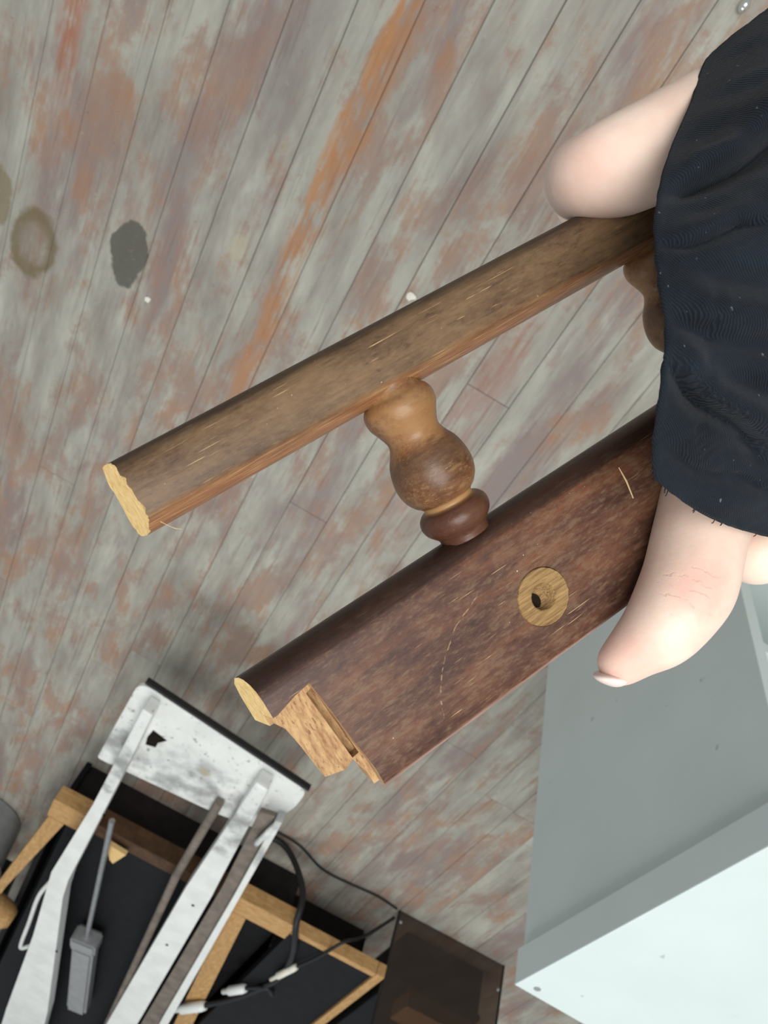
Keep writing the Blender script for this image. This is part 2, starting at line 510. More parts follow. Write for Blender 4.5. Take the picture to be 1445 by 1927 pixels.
def rail_extra(N, q, col, g):
    x, y, z = N.xyz(q)
    # worn pale lower arris and one long curved scratch
    low = N.math('MULTIPLY', N.step(N.math('ADD', y, N.math('MULTIPLY', N.math('SUBTRACT', g, 0.5), 0.002)), -0.0538, -0.0550), 1.0)
    col = N.mix(N.math('MULTIPLY', low, 0.55), col, (0.50, 0.33, 0.26))
    d = N.vmath('DISTANCE', N.vmath('MULTIPLY', q, (1, 1, 0)), (-0.0015, -0.0575, 0))
    arc = N.math('ABSOLUTE', N.math('SUBTRACT', d, N.math('ADD', 0.0272, N.math('MULTIPLY', N.math('SUBTRACT', N.noise(q, 160, 3), 0.5), 0.0022))))
    a = N.math('MULTIPLY', N.math('SUBTRACT', 1.0, N.step(arc, 0.00004, 0.00022)), N.math('MULTIPLY', N.math('LESS_THAN', x, -0.006), N.math('GREATER_THAN', y, -0.0500)))
    a = N.math('MULTIPLY', a, N.step(N.noise(q, 900, 3), 0.40, 0.62))
    col = N.mix(N.math('MULTIPLY', a, 0.6), col, (0.42, 0.28, 0.16))
    up = N.step(N.math('ADD', y, N.math('MULTIPLY', N.math('SUBTRACT', g, 0.5), 0.003)), -0.0228, -0.0208)  # shade on the rounded upper edge, put into the colour
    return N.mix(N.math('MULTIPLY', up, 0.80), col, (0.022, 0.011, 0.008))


def top_extra(N, q, col, g):
    x, y, z = N.xyz(q)
    m = N.step(N.math('ADD', y, N.math('MULTIPLY', N.math('SUBTRACT', g, 0.5), 0.004)), 0.0215, 0.0185)
    fib = N.noise(N.vmath('MULTIPLY', q, (120, 2400, 2400)), 1.0, 2, 0.6)
    col = N.mix(N.math('MULTIPLY', m, 0.8), col, N.ramp(fib, [(0.35, (0.24, 0.090, 0.04)), (0.55, (0.38, 0.165, 0.068)), (0.72, (0.55, 0.32, 0.14))]))
    up = N.step(N.math('ADD', y, N.math('MULTIPLY', N.math('SUBTRACT', g, 0.5), 0.003)), 0.0300, 0.0325)  # dark band paints the shade on the rail's upper side
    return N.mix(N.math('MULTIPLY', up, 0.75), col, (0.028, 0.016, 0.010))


def spin_extra(N, q, col, g):
    x, y, z = N.xyz(q)
    yn = N.math('ADD', y, N.math('MULTIPLY', N.math('SUBTRACT', N.noise(q, 90, 3), 0.5), 0.006))
    ring = N.step(yn, -0.0092, -0.0106)
    col = N.mix(N.math('MULTIPLY', ring, 0.8), col, (0.070, 0.026, 0.018))
    bulb = N.math('MULTIPLY', N.step(yn, 0.0055, 0.002), N.step(yn, -0.004, 0.001))
    col = N.mix(N.math('MULTIPLY', bulb, 0.6), col, (0.085, 0.050, 0.030))
    top = N.math('MULTIPLY', N.step(yn, 0.0035, 0.0075), N.step(N.noise(q, 130, 3), 0.40, 0.62))
    col = N.mix(N.math('MULTIPLY', top, 0.55), col, (0.33, 0.175, 0.070))
    groove = N.math('SUBTRACT', 1.0, N.step(N.math('ABSOLUTE', N.math('ADD', y, 0.0098)), 0.0003, 0.0011))
    return N.mix(N.math('MULTIPLY', groove, 0.7), col, (0.42, 0.24, 0.10))


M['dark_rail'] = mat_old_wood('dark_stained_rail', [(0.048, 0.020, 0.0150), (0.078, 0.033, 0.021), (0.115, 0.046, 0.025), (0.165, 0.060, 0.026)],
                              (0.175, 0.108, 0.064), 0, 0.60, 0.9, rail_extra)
M['top_rail'] = mat_old_wood('brown_rail', [(0.080, 0.044, 0.026), (0.120, 0.070, 0.038), (0.155, 0.092, 0.048), (0.200, 0.115, 0.058)],
                             (0.205, 0.135, 0.072), 0, 0.45, 0.7, top_extra)
M['spindle'] = mat_old_wood('turned_spindle', [(0.095, 0.040, 0.020), (0.150, 0.066, 0.030), (0.215, 0.095, 0.040), (0.28, 0.135, 0.056)],
                            (0.26, 0.155, 0.072), 0, 0.7, 0.8, spin_extra, rough=0.27)
M['plug'] = mat_raw_wood('pale_wood_plug', (0.33, 0.205, 0.085), (0.115, 0.062, 0.026), (0.50, 0.34, 0.16), (120, 1900, 1900), 0.45)
M['splinter'] = mat_plain('pale_splinter', (0.62, 0.45, 0.24), 0.7, 0.2)

# ------------------------------------------------------------------ floor: one object for every board
BW = 0.0834
floor_bm = bmesh.new()
box(floor_bm, (-2.25, -2.3, -0.05), (2.35, 4.75, -0.0185))
floor = obj('floor', floor_bm, M['under'])
floor['kind'] = 'structure'
floor['label'] = 'worn wooden strip floor with flaking grey and red paint'
JOINTS = {0: [0.964, 2.6], -2: [-0.25, 0.552, 2.2], 7: [1.6]}
k0 = -26
for k in range(k0, 28):
    x0 = -0.037 + k * BW
    js = JOINTS.get(k)
    if js is None:
        js, y = [], -0.9 + random.random() * 0.5
        while y < 4.6:
            if y > -2.0:
                js.append(y)
            y += 2.0 + random.random() * 1.2
    ys = [-2.25] + js + [4.7]
    for a, b in zip(ys[:-1], ys[1:]):
        bm = bmesh.new()
        dz = random.uniform(-0.0002, 0.0002)
        g = random.uniform(0.0002, 0.0006)
        box(bm, (x0 + g, a + 0.0005, -0.019), (x0 + BW - g, b - 0.0005, dz), 0.0005, 1)
        obj('plank', bm, M['floor'], floor)

# ------------------------------------------------------------------ the broken piece of chair back, held in the hand
R_ = Vector((0.81297882, -0.50252539, 0.29416605))
S_ = Vector((0.46703353, 0.86445160, 0.18601911))
W_ = Vector((0.34777164, 0.01384419, -0.93747705))
O_ = Vector((0.01002701, -0.01136394, 0.18))
HELD = Matrix((wdir(R_), -wdir(S_), wdir(W_))).transposed().to_4x4()
HELD.translation = EYE + wdir(O_)
chair = empty('chair_back_fragment', 'broken wooden chair back piece with two rails and turned spindles, held in the hand', 'wood piece', HELD)


def mm(*v):
    return Vector(v) / 1000.0


def loft(bm, section, u0, u1, n=40, mats=(0, 1), jag=0.0, slant=0.20):
    """section: closed list of (y, z) mm, run along local X from u0 to u1"""
    rings = []
    m = len(section)
    for i in range(n + 1):
        u = u0 + (u1 - u0) * i / n
        ring = []
        for (y, z) in section:
            du = random.uniform(-jag, jag) + slant * z if i == 0 else 0
            ring.append(bm.verts.new(mm(u + du, y, z)))
        rings.append(ring)
    for i in range(n):
        for j in range(m):
            f = bm.faces.new((rings[i][j], rings[i + 1][j], rings[i + 1][(j + 1) % m], rings[i][(j + 1) % m]))
            f.material_index = mats[0]
    f = bm.faces.new(rings[0]); f.material_index = mats[1]
    f = bm.faces.new(rings[-1][::-1]); f.material_index = mats[1]
    bmesh.ops.recalc_face_normals(bm, faces=bm.faces)
    return bm


def closed_spline(pts, k=5):
    n = len(pts)
    P = [np.array(p, float) for p in pts]
    out = []
    for i in range(n):
        a, b, c, d = P[i - 1], P[i], P[(i + 1) % n], P[(i + 2) % n]
        for j in range(k):
            t = j / k
            out.append(tuple(0.5 * (2 * b + (c - a) * t + (2 * a - 5 * b + 4 * c - d) * t * t + (3 * b - a - 3 * c + d) * t ** 3)))
    return out


sec_top = closed_spline([(33.2, 0.5), (32.6, 4.2), (30.0, 6.4), (25.5, 7.3), (21.3, 7.2), (19.6, 6.0), (17.6, 2.0), (16.9, -3.0), (18.0, -6.2), (22.0, -7.2), (29.0, -6.8), (32.6, -3.6)], 4)
bm = loft(bmesh.new(), sec_top, -61.0, 118, 60, jag=0.35)
obj('top_rail', bm, [M['top_rail'], M['cut_end']], chair, True, 40)

sec_low = [(-18.3, 0.0), (-18.6, 2.5), (-19.6, 4.8), (-21.2, 6.3), (-23.4, 6.95), (-26, 7.0), (-32, 7.05), (-40, 7.05), (-48, 7.0), (-53.4, 6.9), (-54.8, 6.4), (-55.3, 5.2),
           (-55.3, -5.6), (-54.6, -6.8), (-53, -7.0), (-40, -7.0), (-24, -7.0), (-20.6, -6.0), (-18.8, -3.2)]
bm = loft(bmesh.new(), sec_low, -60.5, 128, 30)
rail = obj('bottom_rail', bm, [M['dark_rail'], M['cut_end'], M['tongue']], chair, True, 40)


def cutter(pts, z0, z1):
    b = bmesh.new()
    prism(b, [(x / 1000, y / 1000) for x, y in pts], z0 / 1000, z1 / 1000)
    bmesh.ops.recalc_face_normals(b, faces=b.faces)
    o = obj('cutter', b, M['tongue'], chair)
    return o


def cyl_cutter(cx, cy, r, z0, z1):
    return cutter([(cx + r * math.cos(t * math.pi / 24), cy + r * math.sin(t * math.pi / 24)) for t in range(48)], z0, z1)


cut(rail, [
    cutter([(-75, -27.2), (-58, -27.6), (-53, -26.2), (-49.2, -25.6), (-48.2, -33), (-47.4, -41), (-46.2, -50), (-46.0, -62), (-75, -62)], 1.6, 20),
    cutter([(-75, -30.5), (-59.2, -30.5), (-57.8, -33), (-56.6, -40), (-55.8, -47.2), (-51.2, -48.6), (-48.8, -47.6), (-47.6, -52), (-47.2, -62), (-75, -62)], -20, 20),
    cutter([(-50.3, -29), (-48.35, -28.4), (-46.9, -47.1), (-48.7, -47.3)], -1.5, 3.3),
    cyl_cutter(7.2, -40.0, 7.05, 4.0, 20),
])
me = rail.data
for p in me.polygons:
    c = p.center * 1000
    if c.x < -45.9 and c.y < -26 and (abs(p.normal.z) > 0.5 and -5 < c.z < 5 or (p.normal.x < -0.3 and c.x > -54)):
        p.material_index = 2
    elif c.x < -45 and p.normal.x < -0.5:
        p.material_index = 1
me.polygons.foreach_set('use_smooth', [True] * len(me.polygons))
me.set_sharp_from_angle(angle=math.radians(40))

# pale wooden plug with a countersunk hole, let into the rail
prof = [(6.85, 4.2), (6.9, 7.05), (6.75, 7.3), (3.4, 7.25), (3.1, 7.0), (2.75, 6.0), (2.2, 5.0), (1.6, 4.5)]
bm = bmesh.new()
rings = []
for r, z in prof:
    sh = max(0, (7.0 - z)) * 0.42
    rings.append([bm.verts.new(mm(7.2 - sh * 0.9 + r * math.cos(t * math.pi / 20) * (1 + 0.02 * math.sin(3 * t)), -40.0 - sh * 0.2 + r * math.sin(t * math.pi / 20), z)) for t in range(40)])
for a, b in zip(rings[:-1], rings[1:]):
    for t in range(40):
        bm.faces.new((a[t], a[(t + 1) % 40], b[(t + 1) % 40], b[t]))
bm.faces.new(rings[-1])
bmesh.ops.recalc_face_normals(bm, faces=bm.faces)
plug = obj('plug', bm, M['plug'], rail, True, 35)
plug['label'] = 'round pale wooden plug with a countersunk hole'
bm = bmesh.new()
for t in range(24):
    bm.verts.new(mm(5.6 + 1.55 * math.cos(t * math.pi / 12), -40.6 + 1.9 * math.sin(t * math.pi / 12), 5.15))
bm.verts.ensure_lookup_table()
lo = [bm.verts.new(v.co - mm(0, 0, 1.2)) for v in bm.verts[:24]]
top = bm.verts[:24]
bm.faces.new(top)
for t in range(24):
    bm.faces.new((top[t], lo[t], lo[(t + 1) % 24], top[(t + 1) % 24]))
obj('bore', bm, M['dark_hole'], rail)

# splinter stuck on the rail and a hair of wood at the sawn end
bm = bmesh.new()
tube(bm, [mm(40.3, -24.0, 7.2), mm(40.5, -28, 7.35), mm(40.3, -32.6, 7.2)], [0.12e-3, 0.24e-3, 0.14e-3], 6)
obj('splinter', bm, M['splinter'], rail)
bm = bmesh.new()
tube(bm, spline([mm(-58, 18.5, 5.5), mm(-56.5, 16.2, 6.5), mm(-55.3, 15.2, 6.0)], 4), 0.06e-3, 5)
obj('splinter', bm, M['cut_end'], chair)

SP = [(-17.5, 6.8), (-16.2, 8.0), (-14.5, 8.55), (-12.4, 8.35), (-10.2, 7.35), (-8.0, 6.45), (-6.6, 6.45), (-5.0, 7.15), (-2.6, 8.55), (0.5, 9.4), (3.5, 9.55), (6.2, 8.9),
      (8.2, 7.6), (9.2, 6.4), (9.9, 6.05), (10.4, 6.2), (11.0, 7.4), (12.2, 8.35), (13.6, 8.6), (15.2, 8.2), (16.6, 7.1), (17.6, 6.2), (19.2, 6.0)]
SPs = spline(SP, 4)


def spindle(u):
    bm = bmesh.new()
    rings = []
    pts = [(-20.5, 6.4), (-18.8, 6.4)] + SPs
    for v, r in pts:
        rings.append([bm.verts.new(mm(u + r * math.cos(t * math.pi / 20), -v, r * math.sin(t * math.pi / 20))) for t in range(40)])
    for a, b in zip(rings[:-1], rings[1:]):
        for t in range(40):
            bm.faces.new((a[t], a[(t + 1) % 40], b[(t + 1) % 40], b[t]))
    bm.faces.new(rings[0]); bm.faces.new(rings[-1])
    bmesh.ops.recalc_face_normals(bm, faces=bm.faces)
    return obj('spindle', bm, M['spindle'], chair, True, 60)


spindle(0.0)
spindle(81.5)

# ------------------------------------------------------------------ the hand and sleeve
person = empty('person', 'hand in a frayed black sleeve gripping the broken chair back piece', 'person', HELD)
THUMB = [(79.4, -36.7, 10.9, 14.2), (61.9, -39.3, 11.2, 12.1), (50.2, -45.3, 14.1, 11.2), (40.0, -52.4, 16.5, 11.1), (35.5, -55.4, 16.8, 10.9), (26.6, -59.5, 15.9, 9.2), (20.4, -61.4, 13.3, 7.1), (15.6, -63.1, 11.0, 5.7)]
INDEX = [(131.7, 40.7, 11.9, 12.4), (105.3, 38.0, 14.8, 12.4), (86.9, 37.6, 14.5, 12.0), (75.2, 38.0, 10.7, 11.7), (69.2, 39.3, 7.5, 10.2), (70.2, 39.9, 1.3, 9.9), (78.3, 39.1, -9.9, 9.1), (86.6, 30.1, -14.0, 8.9), (95.3, 19.6, -12.4, 8.8), (99.5, 10.5, -9.3, 8.2)]
MIDDLE = [(145.2, 39.1, 0.5, 11.6), (118.3, 37.8, -4.5, 11.5), (96.5, 40.4, -11.9, 11.2), (89.0, 40.0, -18.4, 10.2), (92.5, 35.7, -27.1, 9.5), (102.6, 24.6, -31.4, 9.2), (114.5, 5.3, -24.8, 8.6)]
RING = [(161.9, 33.2, -15.5, 11.2), (136.0, 34.7, -22.9, 11.4), (116.0, 37.5, -30.8, 10.8), (112.7, 34.8, -37.7, 9.8), (118.1, 20.5, -43.8, 9.2), (125.1, 0.8, -37.7, 8.5)]
PINKY = [(176.1, 24.7, -30.7, 10.4), (153.4, 27.7, -38.4, 10.4), (136.7, 29.8, -45.2, 9.7), (134.9, 23.8, -52.0, 8.9), (139.1, 2.2, -50.6, 8.3)]
PALM = [(131.7, 40.7, 11.9, 12.8), (126.8, 17.0, 12.1, 19.3), (122.5, -6.7, 11.1, 21.5), (104.6, -26.3, 11.7, 19.6), (92.4, -34.2, 11.4, 16.9), (79.4, -36.7, 10.9, 14.2)]
PALM2 = [(161.9, 33.2, -15.5, 12.7), (151.2, 10.3, -2.6, 19.8), (136.1, -12.6, 2.5, 22.3), (108.0, -32.6, 8.3, 18.4)]
PALM3 = [(176.1, 24.7, -30.7, 11.4), (162.6, -2.3, -12.5, 17.8), (122.5, -6.7, 11.1, 21.5)]
WRIST = [(125.3, -7.2, 8.9, 22.5), (150.1, -7.7, 10.6, 23.4), (183.7, -10.7, 16.8, 24.1), (242.7, -15.1, 30.1, 26.9)]
TIP = [(92.2, -56.3, 9.4, 12.5), (76.3, -59.8, 10.5, 10.1), (66.6, -61.9, 10.0, 9.4), (63.9, -62.7, 9.3, 8.0)]
TIP_ROOT = [(108.0, -32.6, 8.3, 18.4), (92.2, -56.3, 9.4, 12.5)]
bm = bmesh.new()
ico = bmesh.new()
bmesh.ops.create_icosphere(ico, subdivisions=3, radius=1.0)
ico_v = [v.co.copy() for v in ico.verts]
ico_f = [[v.index for v in f.verts] for f in ico.faces]
ico.free()
for chain in (THUMB, INDEX, MIDDLE, RING, PINKY, PALM, PALM2, PALM3, WRIST, TIP, TIP_ROOT):
    pts = spline(chain, 12) if len(chain) > 2 else [tuple(np.array(chain[0]) * (1 - t) + np.array(chain[1]) * t) for t in np.linspace(0, 1, 10)]
    last = None
    for p in pts:
        c = Vector(p[:3])
        if last is not None and (c - last).length < p[3] * 0.10:
            continue
        last = c
        vs = [bm.verts.new((c + v * p[3]) / 1000) for v in ico_v]
        for f in ico_f:
            bm.faces.new([vs[i] for i in f])
hand = obj('hand', bm, M['skin'], person)
rm = hand.modifiers.new('remesh', 'REMESH')
rm.mode = 'VOXEL'
rm.voxel_size = 0.0009
sm = hand.modifiers.new('smooth', 'SMOOTH')
sm.iterations = 14
sm.factor = 0.5
bpy.context.view_layer.update()
me = bpy.data.meshes.new_from_object(hand.evaluated_get(bpy.context.evaluated_depsgraph_get()))
hand.modifiers.clear()
hand.data = me
me.polygons.foreach_set('use_smooth', [True] * len(me.polygons))
# thumb nail: a thin curved plate on the far lower side of the thumb tip
bm = bmesh.new()
n1, n2, n3 = Vector((0.668, -0.660, 0.341)), Vector((0.294, -0.186, -0.937)), Vector((-0.683, -0.726, -0.070))
bmesh.ops.create_uvsphere(bm, u_segments=24, v_segments=14, radius=1.0)
for v in bm.verts:
    x, y, z = v.co
    k = 1.0 - 0.35 * max(0.0, x)                      # narrows toward the free edge
    v.co = (Vector((11.6, -65.5, 10.8)) + n1 * x * 4.6 + n2 * y * 4.6 * k + n3 * (z * 1.5 - 0.16 * y * y * 4.6 - 1.8 * max(0, x) ** 2)) / 1000
obj('thumbnail', bm, M['nail'], person, True)

# sleeve: a soft tube of cloth from its frayed hem up the arm
RIM = [(104.2, 50.3, 16.3), (82.9, 41.7, 26.3), (66.7, 34.4, 32.2), (56.4, 27.9, 35.6), (49.1, 21.1, 37.9), (43.6, 12.7, 40.0), (38.8, 3.4, 41.4), (33.3, -5.1, 40.3), (29.4, -13.4, 37.5), (28.1, -20.4, 35.3), (30.9, -25.7, 34.0), (38.4, -35.5, 31.9), (47.9, -44.8, 29.3), (64.0, -57.5, 25.1), (92.7, -72.7, 15.8), (131.7, -78.1, -2.9), (170.5, -68.3, -24.7), (198.9, -40.8, -37.2), (212.9, -11.7, -43.9), (208.1, 19.1, -40.9), (176.6, 42.1, -23.3), (140.7, 51.5, -4.5)]
rim = [np.array(p) for p in closed_spline(RIM, 9)]
cen = np.mean(rim, axis=0)
adir = np.array([45.0, 9.0, 16.0]); adir /= np.linalg.norm(adir)
from mathutils import noise as mnoise
NA = 110
CREASES = [(36.8, -2.6, 49.0, -25.7, 5.0, 1.7), (48.6, 19.4, 62, 14, 2.6, 1.2), (61, 26.5, 90, 29.0, 4.6, 1.8), (41.5, 6.6, 60.0, -13.0, 2.4, 2.4), (33, -18, 50, -37, 1.5, 1.4)]
bm = bmesh.new()
grid = []
for i in range(NA + 1):
    t = i / NA
    L = 260 * t ** 1.25
    row = []
    for j, p in enumerate(rim):
        rel = p - cen
        q = cen + rel * (1 + 0.02 * t) + adir * L
        out = rel / (np.linalg.norm(rel) + 1e-6) * 0.5 + np.array([0, 0, 0.75])
        # folds running slantwise round the cloth
        amp = min(1.0, 0.2 + L / 14.0)
        n1 = mnoise.noise(Vector((q[0] * 0.030 + 2.0, q[1] * 0.075 + q[0] * 0.055, 0.3)))
        n2 = mnoise.noise(Vector((q[0] * 0.06 + 7, q[1] * 0.16 + q[0] * 0.11, 1.7)))
        d = amp * (3.4 * n1 + 1.9 * n2)
        for (ax_, ay_, bx_, by_, dep, wid) in CREASES:
            vx, vy = bx_ - ax_, by_ - ay_
            ll = math.hypot(vx, vy)
            tt = ((q[0] - ax_) * vx + (q[1] - ay_) * vy) / ll / ll
            side = ((q[0] - ax_) * -vy + (q[1] - ay_) * vx) / ll
            side += 1.2 * math.sin(tt * 5)
            e = math.exp(-max(0.0, abs(tt - 0.5) - 0.4) ** 2 * 14)
            d += min(1.0, 0.1 + L / 9.0) * dep * e * (-math.exp(-(side / wid) ** 2) + 0.75 * math.exp(-((side - 2.2 * wid) / (1.5 * wid)) ** 2))
        if i == 0:
            d += random.uniform(-0.3, 0.3)
        elif i == 1:
            d += 0.3
        hem = -0.55 * math.exp(-((L - 11) / 0.9) ** 2) * (1 + 0.6 * math.sin(j * 1.9)) if q[1] < 8 else 0.0
        if p[2] > -8:
            q = q + out * (d + hem)
        row.append(bm.verts.new(Vector(q) / 1000))
    grid.append(row)
nj = len(rim)
for i in range(NA):
    for j in range(nj):
        bm.faces.new((grid[i][j], grid[i + 1][j], grid[i + 1][(j + 1) % nj], grid[i][(j + 1) % nj]))
bmesh.ops.recalc_face_normals(bm, faces=bm.faces)
sleeve = obj('sleeve', bm, M['cloth'], person, True)
sleeve['label'] = 'black twill sleeve with a frayed hem'
so = sleeve.modifiers.new('thick', 'SOLIDIFY')
so.thickness = 0.0012
so.offset = 0
# frayed threads along the hem
for k in range(16):
    j = random.randrange(78, 122)
    p = rim[j]
    bm = bmesh.new()
    d = -adir * random.uniform(0.3, 0.9) + np.array([random.uniform(-0.5, 0.5), random.uniform(-0.9, 0.1), random.uniform(-0.3, 0.3)])
    e = np.array([random.uniform(-0.6, 0.6), random.uniform(-0.6, 0.6), 0.2])
    e *= 0.6
    tube(bm, spline([Vector(p - d * 0.3) / 1000, Vector(p + d * 0.5 + e) / 1000, Vector(p + d) / 1000], 3), 0.10e-3, 4)
    obj('thread', bm, M['cloth'], sleeve)

# ------------------------------------------------------------------ white bookcase at the lower right of the picture
bk = empty('bookcase', 'white laminate bookcase with grey side panel, open shelf and marked top', 'bookcase',
           Matrix.Translation((-0.485, 0.842, 0)) @ Matrix.Rotation(math.radians(-3.0), 4, 'Z'))
# local: X negative goes into the case, Y negative runs along the side; the open front faces -Y
DX, DY, TZ = 0.95, 0.415, 0.75


def part(name, lo, hi, m, parent, bev=0.0012, seg=2):
    bm = bmesh.new()
    box(bm, lo, hi, bev, seg)
    return obj(name, bm, m, parent)


part('top_panel', (-DX, -DY, TZ - 0.044), (0, 0, TZ), M['laminate'], bk)
part('side_panel', (-0.026, -DY, 0), (-0.008, 0, TZ - 0.049), M['laminate'], bk)
part('side_panel', (-DX, -DY, 0), (-DX + 0.018, 0, TZ - 0.044), M['laminate'], bk)
part('rail_strip', (-DX + 0.018, -DY + 0.01, TZ - 0.052), (-0.024, -0.002, TZ - 0.043), M['laminate'], bk, 0)
part('back_panel', (-DX + 0.018, -0.008, 0.0), (-0.026, -0.002, TZ - 0.044), M['laminate'], bk, 0)
for z in (0.06, 0.485):
    part('shelf', (-DX + 0.018, -DY + 0.004, z - 0.018), (-0.026, -0.008, z), M['laminate'], bk)
part('plinth', (-DX + 0.018, -DY + 0.03, 0), (-0.026, -DY + 0.045, 0.042), M['laminate'], bk)
for (x, y) in ((-0.021, -0.016), (-0.052, -0.366), (-0.42, -0.016), (-0.42, -0.39)):
    bm = bmesh.new()
    bmesh.ops.create_cone(bm, cap_ends=True, segments=20, radius1=0.0042, radius2=0.0042, depth=0.002,
                          matrix=Matrix.Translation((x, y, TZ - 0.0004)))
    obj('screw_head', bm, M['grey_plastic'], bk)

# ------------------------------------------------------------------ pine-framed black crate on the floor
crate = empty('wooden_crate', 'low black crate with pine edge rails standing on the floor', 'crate', loc=(0, 2.0, 0))


def cpart(name, lo, hi, m, bev=0.002):
    return part(name, (lo[0], lo[1] - 2.0, lo[2]), (hi[0], hi[1] - 2.0, hi[2]), m, crate, bev)


cpart('front_rail', (0.085, 2.005, 0.155), (0.198, 2.090, 0.20), M['pine'])
cpart('middle_rail', (-0.312, 2.035, 0.140), (0.084, 2.085, 0.190), M['shaded_wood'])  # shaded stretch of the front rail, its shade put into the colour
cpart('front_rail', (-0.505, 2.008, 0.155), (-0.313, 2.088, 0.20), M['pine'])
cpart('front_edge', (-0.757, 2.030, 0.165), (-0.506, 2.052, 0.20), M['pine'])
for nm, pts in (('cross_rail', [(0.192, 2.091), (0.246, 2.54), (0.252, 2.60), (0.228, 2.62), (0.222, 2.56), (0.148, 2.091)]),
                ('cross_rail', [(-0.335, 2.089), (-0.388, 2.089), (-0.458, 2.594), (-0.62, 3.75), (-0.56, 3.75), (-0.405, 2.60)])):
    bm = bmesh.new()
    prism(bm, [(x, y - 2.0) for x, y in pts], 0.150, 0.20)
    obj(nm, bm, M['pine_y'], crate)
cpart('end_edge', (-0.782, 2.030, 0.165), (-0.758, 4.25, 0.20), M['pine_y'])
cpart('front_panel', (-0.505, 2.130, 0.0), (0.175, 2.145, 0.148), M['dark_brown'])
cpart('front_panel', (-0.762, 2.225, 0.0), (-0.506, 2.240, 0.164), M['dark_brown'])
cpart('end_panel', (-0.778, 2.24, 0.0), (-0.763, 4.25, 0.164), M['black'])
cpart('end_panel', (0.176, 2.12, 0.0), (0.192, 4.25, 0.149), M['black'])
cpart('top_panel', (-0.757, 2.053, 0.165), (-0.508, 4.25, 0.192), M['black'])
cpart('inner_panel', (-0.507, 2.146, 0.10), (-0.335, 4.25, 0.12), M['black'])
cpart('bay_panel', (-0.33, 2.092, 0.150), (0.146, 4.25, 0.172), M['black'])
cpart('bottom_panel', (-0.76, 2.242, 0.01), (0.175, 4.25, 0.03), M['black'])
cpart('back_panel', (-0.778, 4.251, 0.0), (0.19, 4.27, 0.19), M['black'])
bm = bmesh.new()
prism(bm, [(0.03, 0.052), (-0.03, 0.06), (-0.012, 0.13), (0.0, 0.12)], 0.2, 0.212)
obj('lit_rail_bit', bm, M['cut_end'], crate)  # lit bit of the shaded rail, added as a pale piece

# ------------------------------------------------------------------ white metal frame lying across the crate
fr = empty('metal_support', 'long white painted metal support with a grubby end plate, resting on the crate', 'metal support', loc=(0, 1.4, 0.2))


def fobj(name, bm, m, parent=fr, smooth=False):
    bmesh.ops.translate(bm, verts=bm.verts, vec=(0, -1.4, -0.2))
    return obj(name, bm, m, parent, smooth, 40 if smooth else None)


def rounded(pts, r, n=6):
    out = []
    k = len(pts)
    for i in range(k):
        p, a, b = Vector(pts[i]), Vector(pts[i - 1]), Vector(pts[(i + 1) % k])
        rr = r[i] if isinstance(r, (list, tuple)) else r
        if rr <= 0:
            out.append(tuple(p)); continue
        u, v = (a - p).normalized(), (b - p).normalized()
        s, e = p + u * rr, p + v * rr
        for j in range(n + 1):
            t = j / n
            out.append(tuple((s * (1 - t) + p * t) * (1 - t) + (p * (1 - t) + e * t) * t))
    return out


plate = rounded([(0.129, 1.374), (-0.288, 1.432), (-0.290, 1.50), (-0.262, 1.64), (-0.145, 1.665), (0.070, 1.685), (0.118, 1.690), (0.140, 1.690)], [0.035, 0.02, 0.02, 0.03, 0, 0, 0.0, 0.01])
bm = bmesh.new()
prism(bm, plate, 0.226, 0.235)
pl = fobj('end_plate', bm, M['white_frame'])
# lip turned down along the near edge, its shade put in as a black colour
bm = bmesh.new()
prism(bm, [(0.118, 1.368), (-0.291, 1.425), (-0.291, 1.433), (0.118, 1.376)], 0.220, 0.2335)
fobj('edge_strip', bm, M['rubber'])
bm = bmesh.new()
prism(bm, [(0.058, 1.498), (0.022, 1.508), (0.036, 1.530), (0.036, 1.548), (0.058, 1.556), (0.062, 1.53)], 0.2345, 0.2362)
fobj('rust_hole', bm, M['dark_hole'], fr)


def bar(name, outline, z0, z1, m, bev=0.004):
    bm = bmesh.new()
    prism(bm, outline, z0, z1)
    bmesh.ops.bevel(bm, geom=[e for e in bm.edges], offset=bev, segments=2, affect='EDGES', profile=0.6)
    return fobj(name, bm, m)


bar('side_rail', [(0.095, 1.394), (0.071, 1.398), (0.068, 1.633), (0.066, 2.184), (0.057, 2.285), (-0.073, 3.046), (-0.16, 3.75), (0.01, 3.75), (0.049, 3.172), (0.081, 2.578), (0.114, 2.184), (0.097, 1.802)], 0.236, 0.275, M['white_frame'])
bar('side_rail', [(-0.180, 1.430), (-0.212, 1.434), (-0.258, 1.917), (-0.321, 2.743), (-0.395, 3.75), (-0.298, 3.75), (-0.246, 2.848), (-0.194, 1.938)], 0.236, 0.275, M['white_frame'], 0.008)
bar('outer_flange', [(-0.267, 1.54), (-0.283, 1.535), (-0.317, 1.88), (-0.398, 2.678), (-0.507, 3.75), (-0.485, 3.75), (-0.377, 2.708), (-0.304, 1.894)], 0.222, 0.262, M['white_frame'], 0.003)
bar('web', [(-0.232, 1.56), (-0.266, 1.55), (-0.303, 1.894), (-0.376, 2.71), (-0.483, 3.74), (-0.408, 3.74), (-0.334, 2.74), (-0.272, 1.915)], 0.236, 0.246, M['brown_steel'], 0.001)
bm = bmesh.new()
tube(bm, [(-0.146, 1.60, 0.245), (-0.162, 1.966, 0.245), (-0.255, 2.95, 0.245), (-0.325, 3.70, 0.245)], 0.011, 10)
fobj('inner_rod', bm, M['brown_steel'], fr, True)
